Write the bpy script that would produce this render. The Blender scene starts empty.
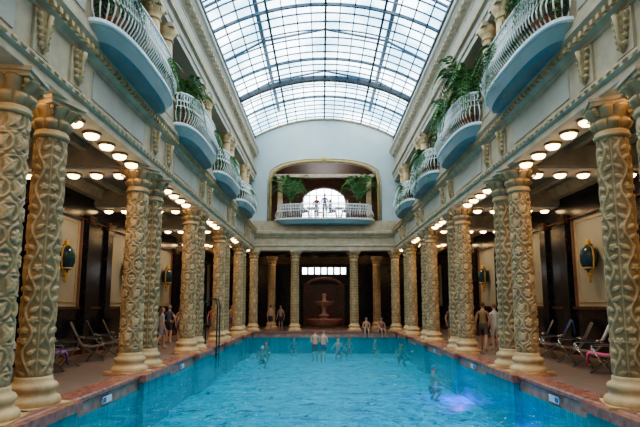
import bpy, bmesh, math, random
from mathutils import Vector, Matrix
random.seed(7)
pi=math.pi
S=bpy.context.scene
COL=S.collection

# ---------------------------------------------------------------- materials
def mat(name,col,rough=0.6,metal=0.0,var=0.12,scale=6.0,bump=0.0,bscale=30.0,spec=0.5,emit=None,estr=0.0):
    m=bpy.data.materials.new(name); m.use_nodes=True
    n=m.node_tree.nodes; l=m.node_tree.links
    b=n['Principled BSDF']
    b.inputs['Roughness'].default_value=rough; b.inputs['Metallic'].default_value=metal
    b.inputs['Specular IOR Level'].default_value=spec
    tc=n.new('ShaderNodeTexCoord')
    nz=n.new('ShaderNodeTexNoise'); nz.inputs['Scale'].default_value=scale; nz.inputs['Detail'].default_value=5
    l.new(tc.outputs['Object'],nz.inputs['Vector'])
    r=n.new('ShaderNodeValToRGB')
    r.color_ramp.elements[0].position=0.3; r.color_ramp.elements[1].position=0.7
    r.color_ramp.elements[0].color=(*[c*(1-var) for c in col],1)
    r.color_ramp.elements[1].color=(*[min(1,c*(1+var)) for c in col],1)
    l.new(nz.outputs['Fac'],r.inputs['Fac']); l.new(r.outputs['Color'],b.inputs['Base Color'])
    if bump>0:
        n2=n.new('ShaderNodeTexNoise'); n2.inputs['Scale'].default_value=bscale; n2.inputs['Detail'].default_value=4
        l.new(tc.outputs['Object'],n2.inputs['Vector'])
        bp=n.new('ShaderNodeBump'); bp.inputs['Strength'].default_value=bump; bp.inputs['Distance'].default_value=0.02
        l.new(n2.outputs['Fac'],bp.inputs['Height']); l.new(bp.outputs['Normal'],b.inputs['Normal'])
    if emit:
        b.inputs['Emission Color'].default_value=(*emit,1); b.inputs['Emission Strength'].default_value=estr
    return m

M={}
M['stone']=mat('buff_stone',(0.62,0.41,0.21),0.6,var=0.25,scale=3,bump=0.4)
M['stone2']=mat('pale_stone_trim',(0.54,0.41,0.27),0.6,var=0.2,scale=2.5,bump=0.3)
M['plaster']=mat('grey_plaster',(0.50,0.44,0.35),0.7,var=0.1,scale=1.5,bump=0.1)
M['plasterb']=mat('pale_blue_plaster',(0.58,0.62,0.60),0.7,var=0.05,scale=1.0)
M['cream']=mat('cream_panel',(0.38,0.36,0.29),0.5,var=0.07,scale=1.0)
M['gold']=mat('gilded_stone',(0.58,0.38,0.13),0.45,var=0.2,scale=8,bump=0.4)
M['white']=mat('white_painted_iron',(0.88,0.88,0.85),0.35,var=0.02)
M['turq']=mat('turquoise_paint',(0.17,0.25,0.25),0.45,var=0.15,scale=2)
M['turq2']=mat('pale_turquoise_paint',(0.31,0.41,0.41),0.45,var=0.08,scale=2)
M['brownceil']=mat('brown_ceiling',(0.24,0.17,0.12),0.6,var=0.1)
M['brownred']=mat('reddish_brown_plaster',(0.24,0.13,0.09),0.6,var=0.15)
M['iron']=mat('dark_iron',(0.03,0.04,0.05),0.4,0.4)
M['greyiron']=mat('grey_glazing_bar',(0.05,0.085,0.12),0.5)
M['green']=mat('leaf_green',(0.05,0.14,0.03),0.5,var=0.4,scale=10)
M['green2']=mat('leaf_green_light',(0.12,0.24,0.05),0.5,var=0.4,scale=10)
M['terra']=mat('terracotta',(0.35,0.13,0.06),0.7)
M['redmarble']=mat('red_marble',(0.33,0.13,0.095),0.25,var=0.35,scale=7,bump=0.05)
M['darkmarble']=mat('dark_red_marble',(0.10,0.045,0.03),0.25,var=0.35,scale=7)
M['pinkmarble']=mat('pink_marble',(0.42,0.23,0.18),0.3,var=0.3,scale=5)
M['dark']=mat('dark_fabric',(0.03,0.03,0.035),0.8)
M['greyfab']=mat('grey_mesh_fabric',(0.13,0.12,0.11),0.8)
M['steel']=mat('brushed_steel',(0.6,0.6,0.6),0.25,1.0)
M['bronze']=mat('grey_brown_frame',(0.16,0.14,0.12),0.4,0.3)
M['darkgreen']=mat('dark_green_metal',(0.02,0.05,0.045),0.35,0.5)
M['teal']=mat('teal_ceramic',(0.02,0.06,0.09),0.15,var=0.4,scale=12)
M['brass']=mat('aged_brass',(0.35,0.22,0.08),0.35,0.8)
M['lamp']=mat('lamp_glass',(0.9,0.8,0.6),0.3,emit=(1.0,0.68,0.34),estr=11.0)
M['signw']=mat('white_enamel',(0.7,0.75,0.8),0.3)
M['signb']=mat('blue_enamel',(0.03,0.12,0.4),0.3)
M['pink']=mat('pink_towel',(0.75,0.12,0.30),0.9)
M['purple']=mat('purple_towel',(0.22,0.08,0.40),0.9)
M['bluebag']=mat('blue_bag',(0.05,0.12,0.35),0.8)
M['wtowel']=mat('white_towel',(0.7,0.7,0.68),0.9)

def marble():
    m=bpy.data.materials.new('black_marble'); m.use_nodes=True
    n=m.node_tree.nodes; l=m.node_tree.links; b=n['Principled BSDF']
    tc=n.new('ShaderNodeTexCoord'); nz=n.new('ShaderNodeTexNoise'); nz.inputs['Scale'].default_value=2.2
    nz.inputs['Detail'].default_value=8; nz.inputs['Distortion'].default_value=2
    r=n.new('ShaderNodeValToRGB'); e=r.color_ramp.elements
    e[0].position=0.0; e[0].color=(0.008,0.008,0.014,1); e[1].position=1; e[1].color=(0.010,0.010,0.017,1)
    x=e.new(0.485); x.color=(0.01,0.01,0.017,1)
    x=e.new(0.50); x.color=(0.07,0.06,0.06,1)
    x=e.new(0.515); x.color=(0.012,0.011,0.018,1)
    l.new(tc.outputs['Object'],nz.inputs['Vector']); l.new(nz.outputs['Fac'],r.inputs['Fac']); l.new(r.outputs['Color'],b.inputs['Base Color'])
    b.inputs['Roughness'].default_value=0.2
    return m
M['black']=marble()

def carved():
    m=bpy.data.materials.new('carved_buff_stone'); m.use_nodes=True
    n=m.node_tree.nodes; l=m.node_tree.links; b=n['Principled BSDF']
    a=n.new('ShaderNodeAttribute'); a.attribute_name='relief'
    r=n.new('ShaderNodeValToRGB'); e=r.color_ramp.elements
    e[0].position=0.0; e[0].color=(0.36,0.235,0.115,1); e[1].position=1; e[1].color=(0.74,0.50,0.275,1)  # recess shade put into the colour: hollows darker, raised carving lighter
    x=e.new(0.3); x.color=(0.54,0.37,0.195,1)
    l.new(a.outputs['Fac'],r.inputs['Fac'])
    tc=n.new('ShaderNodeTexCoord'); nz=n.new('ShaderNodeTexNoise'); nz.inputs['Scale'].default_value=2.5; nz.inputs['Detail'].default_value=8
    l.new(tc.outputs['Object'],nz.inputs['Vector'])
    mx=n.new('ShaderNodeMix'); mx.data_type='RGBA'; mx.blend_type='MULTIPLY'; mx.inputs['Factor'].default_value=0.9
    r2=n.new('ShaderNodeValToRGB'); r2.color_ramp.elements[0].position=0.35; r2.color_ramp.elements[1].position=0.65
    r2.color_ramp.elements[0].color=(0.60,0.58,0.54,1); r2.color_ramp.elements[1].color=(1.0,0.97,0.93,1)
    l.new(nz.outputs['Fac'],r2.inputs['Fac'])
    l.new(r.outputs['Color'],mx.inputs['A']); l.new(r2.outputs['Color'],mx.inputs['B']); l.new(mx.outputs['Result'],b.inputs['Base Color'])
    b.inputs['Roughness'].default_value=0.45
    n2=n.new('ShaderNodeTexNoise'); n2.inputs['Scale'].default_value=22; l.new(tc.outputs['Object'],n2.inputs['Vector'])
    bp=n.new('ShaderNodeBump'); bp.inputs['Strength'].default_value=0.5; bp.inputs['Distance'].default_value=0.02
    l.new(n2.outputs['Fac'],bp.inputs['Height']); l.new(bp.outputs['Normal'],b.inputs['Normal'])
    return m
M['carved']=carved()

def tiles(name,c1,c2,mortar,scale,w,h,ms,rough):
    m=bpy.data.materials.new(name); m.use_nodes=True
    n=m.node_tree.nodes; l=m.node_tree.links; b=n['Principled BSDF']
    tc=n.new('ShaderNodeTexCoord'); bk=n.new('ShaderNodeTexBrick')
    bk.offset=0.0; bk.inputs['Color1'].default_value=(*c1,1); bk.inputs['Color2'].default_value=(*c2,1); bk.inputs['Mortar'].default_value=(*mortar,1)
    bk.inputs['Scale'].default_value=scale; bk.inputs['Brick Width'].default_value=w; bk.inputs['Row Height'].default_value=h; bk.inputs['Mortar Size'].default_value=ms
    l.new(tc.outputs['Object'],bk.inputs['Vector'])
    l.new(bk.outputs['Color'],b.inputs['Base Color']); b.inputs['Roughness'].default_value=rough
    return m
M['deck']=tiles('deck_tile',(0.27,0.19,0.155),(0.22,0.16,0.13),(0.12,0.09,0.07),1.0,0.3,0.3,0.012,0.3)
M['tealtile']=tiles('teal_mosaic_tile',(0.03,0.30,0.36),(0.02,0.20,0.28),(0.10,0.35,0.38),1.0,0.08,0.08,0.006,0.2)

def pooltile():
    m=bpy.data.materials.new('pool_tile_ripples'); m.use_nodes=True
    n=m.node_tree.nodes; l=m.node_tree.links; b=n['Principled BSDF']
    tc=n.new('ShaderNodeTexCoord')
    nz=n.new('ShaderNodeTexNoise'); nz.inputs['Scale'].default_value=2.6; nz.inputs['Detail'].default_value=2
    l.new(tc.outputs['Object'],nz.inputs['Vector'])
    mp=n.new('ShaderNodeVectorMath'); mp.operation='MULTIPLY_ADD'
    l.new(nz.outputs['Color'],mp.inputs[0]); mp.inputs[1].default_value=(1.0,1.0,0); l.new(tc.outputs['Object'],mp.inputs[2])
    mz=n.new('ShaderNodeVectorMath'); mz.operation='MULTIPLY'; mz.inputs[1].default_value=(1,1,0); l.new(mp.outputs[0],mz.inputs[0])
    bk=n.new('ShaderNodeTexBrick'); bk.offset=0.5
    bk.inputs['Scale'].default_value=1; bk.inputs['Brick Width'].default_value=0.95; bk.inputs['Row Height'].default_value=1.0; bk.inputs['Mortar Size'].default_value=0.05
    l.new(mz.outputs[0],bk.inputs['Vector'])
    # refracted ripple squiggles painted dark into the floor colour, broken by broad noise
    n3=n.new('ShaderNodeTexNoise'); n3.inputs['Scale'].default_value=1.1; n3.inputs['Detail'].default_value=3; l.new(tc.outputs['Object'],n3.inputs['Vector'])
    ms=n.new('ShaderNodeMapRange'); ms.inputs['From Min'].default_value=.50; ms.inputs['From Max'].default_value=.60; l.new(n3.outputs['Fac'],ms.inputs['Value'])
    mm=n.new('ShaderNodeMath'); mm.operation='MULTIPLY'; l.new(bk.outputs['Fac'],mm.inputs[0]); l.new(ms.outputs['Result'],mm.inputs[1])
    n4=n.new('ShaderNodeTexNoise'); n4.inputs['Scale'].default_value=1.8; n4.inputs['Detail'].default_value=4; n4.inputs['Distortion'].default_value=1.2; l.new(tc.outputs['Object'],n4.inputs['Vector'])
    r=n.new('ShaderNodeValToRGB'); r.color_ramp.elements[0].position=.35; r.color_ramp.elements[1].position=.65
    r.color_ramp.elements[0].color=(0.01,0.50,0.76,1); r.color_ramp.elements[1].color=(0.07,0.80,0.96,1); l.new(n4.outputs['Fac'],r.inputs['Fac'])
    mx=n.new('ShaderNodeMix'); mx.data_type='RGBA'; l.new(mm.outputs[0],mx.inputs['Factor']); l.new(r.outputs['Color'],mx.inputs['A']); mx.inputs['B'].default_value=(0.0,0.035,0.10,1)
    l.new(mx.outputs['Result'],b.inputs['Base Color']); b.inputs['Roughness'].default_value=0.5
    return m
M['pool']=pooltile()

def water():
    m=bpy.data.materials.new('pool_water'); m.use_nodes=True
    n=m.node_tree.nodes; l=m.node_tree.links
    for x in list(n):
        if x.type!='OUTPUT_MATERIAL': n.remove(x)
    out=[x for x in n if x.type=='OUTPUT_MATERIAL'][0]
    tc=n.new('ShaderNodeTexCoord')
    n1=n.new('ShaderNodeTexNoise'); n1.inputs['Scale'].default_value=1.7; n1.inputs['Detail'].default_value=3; n1.inputs['Distortion'].default_value=1.0
    n2=n.new('ShaderNodeTexNoise'); n2.inputs['Scale'].default_value=4.5; n2.inputs['Detail'].default_value=2; n2.inputs['Distortion'].default_value=0.7
    l.new(tc.outputs['Object'],n1.inputs['Vector']); l.new(tc.outputs['Object'],n2.inputs['Vector'])
    b1=n.new('ShaderNodeBump'); b1.inputs['Strength'].default_value=1.0; b1.inputs['Distance'].default_value=0.40
    l.new(n1.outputs['Fac'],b1.inputs['Height'])
    b2=n.new('ShaderNodeBump'); b2.inputs['Strength'].default_value=1.0; b2.inputs['Distance'].default_value=0.16
    l.new(n2.outputs['Fac'],b2.inputs['Height']); l.new(b1.outputs['Normal'],b2.inputs['Normal'])
    fr=n.new('ShaderNodeFresnel'); fr.inputs['IOR'].default_value=1.33; l.new(b2.outputs['Normal'],fr.inputs['Normal'])
    tr=n.new('ShaderNodeBsdfTransparent'); tr.inputs['Color'].default_value=(0.45,0.97,1.0,1)
    rr=n.new('ShaderNodeValToRGB'); rr.color_ramp.elements[0].position=.38; rr.color_ramp.elements[1].position=.62
    rr.color_ramp.elements[0].color=(0.0,0.28,0.52,1); rr.color_ramp.elements[1].color=(0.02,0.74,0.90,1)
    l.new(n1.outputs['Fac'],rr.inputs['Fac'])
    df=n.new('ShaderNodeBsdfDiffuse'); l.new(rr.outputs['Color'],df.inputs['Color']); l.new(b2.outputs['Normal'],df.inputs['Normal'])
    mx0=n.new('ShaderNodeMixShader'); mx0.inputs[0].default_value=0.24
    l.new(tr.outputs[0],mx0.inputs[1]); l.new(df.outputs[0],mx0.inputs[2])
    gl=n.new('ShaderNodeBsdfGlossy'); gl.inputs['Roughness'].default_value=0.03; gl.inputs['Color'].default_value=(0.8,0.95,1,1); l.new(b2.outputs['Normal'],gl.inputs['Normal'])
    mx=n.new('ShaderNodeMixShader'); l.new(fr.outputs[0],mx.inputs[0]); l.new(mx0.outputs[0],mx.inputs[1]); l.new(gl.outputs[0],mx.inputs[2])
    l.new(mx.outputs[0],out.inputs['Surface'])
    return m
M['water']=water()

def glass():
    m=bpy.data.materials.new('roof_glass'); m.use_nodes=True
    n=m.node_tree.nodes; l=m.node_tree.links
    for x in list(n):
        if x.type!='OUTPUT_MATERIAL': n.remove(x)
    out=[x for x in n if x.type=='OUTPUT_MATERIAL'][0]
    tr=n.new('ShaderNodeBsdfTransparent'); 
    tc=n.new('ShaderNodeTexCoord'); nz=n.new('ShaderNodeTexNoise'); nz.inputs['Scale'].default_value=0.4; nz.inputs['Detail'].default_value=4
    l.new(tc.outputs['Object'],nz.inputs['Vector'])
    r=n.new('ShaderNodeValToRGB'); r.color_ramp.elements[0].position=0.38; r.color_ramp.elements[1].position=0.62
    r.color_ramp.elements[0].color=(0.24,0.39,0.50,1); r.color_ramp.elements[1].color=(0.70,0.81,0.88,1)
    l.new(nz.outputs['Fac'],r.inputs['Fac']); l.new(r.outputs['Color'],tr.inputs['Color'])
    gl=n.new('ShaderNodeBsdfGlossy'); gl.inputs['Roughness'].default_value=0.1
    mx=n.new('ShaderNodeMixShader'); mx.inputs[0].default_value=0.05
    l.new(tr.outputs[0],mx.inputs[1]); l.new(gl.outputs[0],mx.inputs[2]); l.new(mx.outputs[0],out.inputs['Surface'])
    return m
M['glass']=glass()

# ---------------------------------------------------------------- mesh builder
class MB:
    def __init__(s): s.v=[];s.f=[];s.m=[];s.s=[];s.keys=[]
    def mi(s,k):
        if k not in s.keys: s.keys.append(k)
        return s.keys.index(k)
    def add(s,vs,fs,k,sm=False):
        o=len(s.v); s.v+= [tuple(p) for p in vs]; i=s.mi(k)
        for f in fs: s.f.append(tuple(o+a for a in f)); s.m.append(i); s.s.append(sm)
    def box(s,x0,x1,y0,y1,z0,z1,k):
        vs=[(x,y,z) for x in (x0,x1) for y in (y0,y1) for z in (z0,z1)]
        s.add(vs,[(0,1,3,2),(4,6,7,5),(0,4,5,1),(2,3,7,6),(0,2,6,4),(1,5,7,3)],k)
    def prismy(s,prof,y0,y1,k,sx=1):
        n=len(prof); vs=[(sx*x,y0,z) for x,z in prof]+[(sx*x,y1,z) for x,z in prof]
        fs=[(i,(i+1)%n,n+(i+1)%n,n+i) for i in range(n)]+[tuple(range(n)),tuple(range(2*n-1,n-1,-1))]
        s.add(vs,fs,k)
    def prismx(s,prof,x0,x1,k):
        n=len(prof); vs=[(x0,y,z) for y,z in prof]+[(x1,y,z) for y,z in prof]
        fs=[(i,(i+1)%n,n+(i+1)%n,n+i) for i in range(n)]+[tuple(range(n)),tuple(range(2*n-1,n-1,-1))]
        s.add(vs,fs,k)
    def lathe(s,prof,c,seg,k,sm=True,fn=None):
        vs=[];n=len(prof)
        for r,z in prof:
            for j in range(seg):
                a=2*pi*j/seg; rr=r if fn is None else fn(r,z,a)
                vs.append((c[0]+rr*math.cos(a),c[1]+rr*math.sin(a),c[2]+z))
        fs=[(i*seg+j,i*seg+(j+1)%seg,(i+1)*seg+(j+1)%seg,(i+1)*seg+j) for i in range(n-1) for j in range(seg)]
        fs+=[tuple(range(seg))[::-1],tuple((n-1)*seg+j for j in range(seg))]
        s.add(vs,fs,k,sm)
    def tube(s,path,r,seg,k,closed=False,sm=True):
        path=[Vector(p) for p in path]; n=len(path); vs=[]
        for i,p in enumerate(path):
            if closed: t=path[(i+1)%n]-path[i-1]
            else: t=path[min(i+1,n-1)]-path[max(i-1,0)]
            t.normalize()
            up=Vector((0,0,1)) if abs(t.z)<0.9 else Vector((0,1,0))
            a=t.cross(up).normalized(); b=t.cross(a).normalized()
            rr=r[i] if isinstance(r,(list,tuple)) else r
            for j in range(seg):
                g=2*pi*j/seg+pi/seg; vs.append(p+a*math.cos(g)*rr+b*math.sin(g)*rr)
        m=n if closed else n-1
        fs=[(i*seg+j,i*seg+(j+1)%seg,((i+1)%n)*seg+(j+1)%seg,((i+1)%n)*seg+j) for i in range(m) for j in range(seg)]
        if not closed: fs+=[tuple(range(seg)),tuple((n-1)*seg+j for j in range(seg))[::-1]]
        s.add(vs,fs,k,sm)
    def ball(s,c,r,k,seg=10,rings=6):
        rx,ry,rz=(r,r,r) if not isinstance(r,(tuple,list)) else r
        vs=[];
        for i in range(rings+1):
            ph=-pi/2+pi*(i*0.98+0.01*rings)/rings
            for j in range(seg):
                a=2*pi*j/seg; vs.append((c[0]+rx*math.cos(ph)*math.cos(a),c[1]+ry*math.cos(ph)*math.sin(a),c[2]+rz*math.sin(ph)))
        fs=[(i*seg+j,i*seg+(j+1)%seg,(i+1)*seg+(j+1)%seg,(i+1)*seg+j) for i in range(rings) for j in range(seg)]
        fs+=[tuple(range(seg))[::-1],tuple(rings*seg+j for j in range(seg))]
        s.add(vs,fs,k,True)
    def mesh(s,name,normals=True):
        me=bpy.data.meshes.new(name); me.from_pydata(s.v,[],s.f)
        for k in s.keys: me.materials.append(M[k])
        me.polygons.foreach_set('material_index',s.m); me.polygons.foreach_set('use_smooth',s.s)
        if normals:
            b=bmesh.new(); b.from_mesh(me); bmesh.ops.recalc_face_normals(b,faces=b.faces); b.to_mesh(me); b.free()
        me.update(); return me
    def obj(s,name,loc=(0,0,0),rz=0,parent=None):
        return inst(name,s.mesh(name),loc,rz,parent)
def inst(name,me,loc=(0,0,0),rz=0,parent=None,sc=1):
    o=bpy.data.objects.new(name,me); COL.objects.link(o); o.location=loc; o.rotation_euler=(0,0,rz); o.scale=(sc,sc,sc)
    if parent: o.parent=parent
    return o

# ---------------------------------------------------------------- layout
ST=[-2.7,2.8,8.3,13.9,19.4,24.9,30.4]
BAY=[0.05,5.55,11.1,16.65,22.15,27.65]
DZ=0.45; CT=5.91; Y0=-5.5; YP=33.5; YB=34.0; YR=42.0; XC=5.17; XW=9.0; PD=-0.95

# floor + pool
b=MB()
for s in (1,-1):
    x0,x1=sorted((s*5.2,s*9.3)); b.box(x0,x1,Y0,YR,0.1,DZ,'deck')
b.box(-5.2,5.2,YP+0.4,YR,0.1,DZ,'deck'); b.box(-5.2,5.2,Y0-0.4,-4.55,0.1,DZ,'deck')
b.obj('floor')
b=MB()
b.box(-5.2,5.2,-5,34,PD-0.2,PD,'pool')
for s in (1,-1):
    x0,x1=sorted((s*4.76,s*5.2)); b.box(x0,x1,-5,34,PD,0.1,'tealtile')
b.box(-4.76,4.76,YP,34,PD,0.1,'tealtile'); b.box(-4.76,4.76,-5,-4.5,PD,0.1,'tealtile')
b.obj('pool_basin')
b=MB()
b.add([(-4.76,-4.5,0),(4.76,-4.5,0),(4.76,YP,0),(-4.76,YP,0)],[(0,1,2,3)],'water'); b.obj('pool_water')
b=MB()
for s in (1,-1):
    b.prismy([(4.75,0.1),(5.2,0.1),(5.2,0.36),(4.75,0.36)],-4.5,YP,'pinkmarble',s)
    b.prismy([(4.76,0.36),(5.2,0.36),(5.2,0.49),(4.72,0.49),(4.68,0.46),(4.68,0.40),(4.72,0.36)],-4.5,YP,'redmarble',s)
    b.prismy([(4.70,-0.05),(4.76,-0.05),(4.76,0.12),(4.70,0.12)],-4.5,YP,'tealtile',s)
b.box(-4.7,4.7,YP-0.02,YP+0.4,0.1,0.36,'pinkmarble'); b.box(-4.7,4.7,YP-0.07,YP+0.4,0.36,0.49,'redmarble')
for s in (1,-1):
    for y in ST+[34.35]:
        hy=1.08 if y<34 else 0.6
        x0,x1=sorted((s*4.60,s*5.6)); b.box(x0,x1,y-hy,y+hy,PD,0.30,'tealtile')
        x0,x1=sorted((s*4.54,s*5.65)); b.box(x0,x1,y-hy-.07,y+hy+.07,0.30,0.47,'redmarble')
cop=b.obj('pool_coping')
for s in (1,-1):
    for y in (10.9,16.6,22.1):
        b=MB(); b.box(-0.02,0.02,-0.22,0.22,-0.07,0.07,'signw'); b.box(-0.025,0.025,-0.20,-0.06,-0.05,0.05,'signb')
        b.tube([(0,-.22,-.07),(0,-.22,.07),(0,.22,.07),(0,.22,-.07)],0.012,4,'signb',closed=True)
        b.obj('pool_depth_sign',(s*4.72,y,0.24))

# ------------------------------------------------------------ columns
def sst(e0,e1,x):
    t=max(0,min(1,(x-e0)/(e1-e0))); return t*t*(3-2*t)
def hsh(i,j): 
    v=math.sin(i*127.1+j*311.7)*43758.5453; return v-math.floor(v)
def rosette(p,q,np_,ph):
    r=math.hypot(p,q); th=math.atan2(q,p)+ph
    R_=0.52+0.26*abs(math.cos(th*np_/2))
    pet=sst(R_,R_-.22,r)*(0.55+0.45*sst(.1,.5,r))
    pet*=1-0.55*sst(.10,.0,abs(math.sin(th*np_/2+pi/2))*0.5) if r>.25 else 1
    return max(pet,sst(.26,.12,r))
def leafm(p,q,ang):
    c,s_=math.cos(ang),math.sin(ang); x=p*c+q*s_; y=-p*s_+q*c
    t=(x+0.9)/1.8
    if t<0 or t>1: return 0
    w=0.5*math.sin(pi*t**.8)*(0.78+0.22*abs(math.sin(t*pi*4)))
    h=sst(w,w*.55,abs(y))*(0.6+0.4*math.sin(pi*t))
    return h*(1-.6*sst(.07,.0,abs(y)))
def relA(z,a):
    nu=5; cu=a/(2*pi)*nu; cz=z/0.37
    j=math.floor(cz); cu2=cu+0.5*(j%2); i=math.floor(cu2); 
    p=(cu2-i)*2-1; q=(cz-j)*2-1; i=i%nu
    k=hsh(i,j); 
    r=math.hypot(p,q)
    m=rosette(p*1.15,q*1.15,5 if k<.5 else 6,k*6) if k>.5 else max(leafm(p,q,.8),leafm(p+.1,q,-.9)*.9)
    th=math.atan2(q,p); rr=0.92+0.08*math.sin(th*2+k*6)
    ring=sst(.16,.05,abs(r-rr))*0.7*(0.3 if math.sin(th+k*6)<-.2 else 1)
    cr=sst(.45,.15,abs(abs(p)-.98)+abs(abs(q)-.98))*.8
    return max(m,ring,cr)
def relB(z,a):
    nu=5; cu=a/(2*pi)*nu; i=math.floor(cu); p=(cu-i)*2-1; i=i%nu
    sw=0.40*math.sin(z*2*pi/0.72+i*pi)
    vine=sst(.15,.05,abs(p-sw))*.85
    cz=z/0.18+0.3; j=math.floor(cz); q=(cz-j)*2-1
    sd=1 if math.sin((j+.5-.3)*.18*2*pi/0.72+i*pi)<0 else -1
    k=hsh(i,j)
    pp=(p-sd*.45)*1.5
    m=leafm(pp*sd,q,.7) if k<.7 else rosette(pp,q,5,k*9)
    m2=leafm((p+sd*.62)*2.4*sd,q*1.2,1.2)*.6
    edge=sst(.93,.98,abs(p))*.5
    return max(vine,m*.9,m2,edge)
def column(name,rel):
    seg=104; rows=270; z0=0.50; z1=4.78; amp=0.036
    b=MB(); vs=[];rl=[]
    for i in range(rows+1):
        t=i/rows; z=z0+(z1-z0)*t; r=0.285-0.025*t
        fade=min(1,t*30,(1-t)*30)
        for j in range(seg):
            a=2*pi*j/seg; h=rel(z,a)*fade
            rr=r+amp*(h-0.3); vs.append((rr*math.cos(a),rr*math.sin(a),z)); rl.append(h)
    fs=[(i*seg+j,i*seg+(j+1)%seg,(i+1)*seg+(j+1)%seg,(i+1)*seg+j) for i in range(rows) for j in range(seg)]
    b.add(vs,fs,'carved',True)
    b.lathe([(0.43,0.02),(0.45,0.06),(0.45,0.12),(0.42,0.17),(0.37,0.19),(0.35,0.24),(0.36,0.28),(0.39,0.31),(0.39,0.36),(0.36,0.40),(0.31,0.42),(0.305,0.47),(0.295,0.52)],(0,0,0.0),40,'stone')
    b.box(-0.45,0.45,-0.45,0.45,-0.0,0.045,'stone')
    b.lathe([(0.26,4.74),(0.30,4.76),(0.305,4.80),(0.27,4.83),(0.285,4.86),(0.26,4.88)],(0,0,0),40,'stone')
    n0=len(b.v)
    seg2=96; rows2=30; vs=[];r2=[]
    for i in range(rows2+1):
        t=i/rows2; z=4.86+0.46*t
        for j in range(seg2):
            a=2*pi*j/seg2
            core=0.25+0.10*t**2
            l1=abs(math.cos(4*a)); l2=abs(math.sin(4*a))
            t1=min(1,t/0.5); t2=max(0,(t-0.35)/0.65)
            o1=0.095*(l1**0.7)*math.sin(pi*min(1,t1)**1.6*0.95+0.05) if t<0.52 else 0
            o2=0.14*(l2**0.7)*(t2**1.3)*(1.0 if t<0.93 else 0.6)
            rr=core+max(o1,o2)+0.01*math.sin(a*40)*(1 if t<.95 else 0)
            vs.append((rr*math.cos(a),rr*math.sin(a),z)); r2.append(min(1,0.05+max(o1,o2)*8))
    fs=[(i*seg2+j,i*seg2+(j+1)%seg2,(i+1)*seg2+(j+1)%seg2,(i+1)*seg2+j) for i in range(rows2) for j in range(seg2)]
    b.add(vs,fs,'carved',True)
    for q in range(4):
        a=pi/4+q*pi/2; c=Vector((math.cos(a),math.sin(a),0)); pts=[]
        for k in range(14):
            g=k/13*2.6*pi; rad=0.085*(1-k/16)
            pts.append(c*(0.38+rad*math.cos(g)*0.9)+Vector((0,0,5.20+rad*math.sin(g))))
        b.tube(pts,[0.035*(1-k/22) for k in range(14)],6,'stone')
    b.box(-0.37,0.37,-0.37,0.37,5.30,5.37,'stone2'); b.box(-0.41,0.41,-0.41,0.41,5.37,5.44,'stone2')
    me=b.mesh(name)
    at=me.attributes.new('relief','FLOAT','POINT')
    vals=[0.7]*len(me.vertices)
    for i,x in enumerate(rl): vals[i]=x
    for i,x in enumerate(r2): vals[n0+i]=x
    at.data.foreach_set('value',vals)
    return me
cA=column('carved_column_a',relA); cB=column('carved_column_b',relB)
for s in (1,-1):
    for i,y in enumerate(ST):
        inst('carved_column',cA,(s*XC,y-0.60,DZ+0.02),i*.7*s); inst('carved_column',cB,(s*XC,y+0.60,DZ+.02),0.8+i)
for x in (-4.85,-2.02,2.02,4.85):
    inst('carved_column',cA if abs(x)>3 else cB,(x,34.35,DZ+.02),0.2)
for x in (-4.0,4.0): inst('carved_column',cB,(x,38.3,DZ),0)

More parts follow.
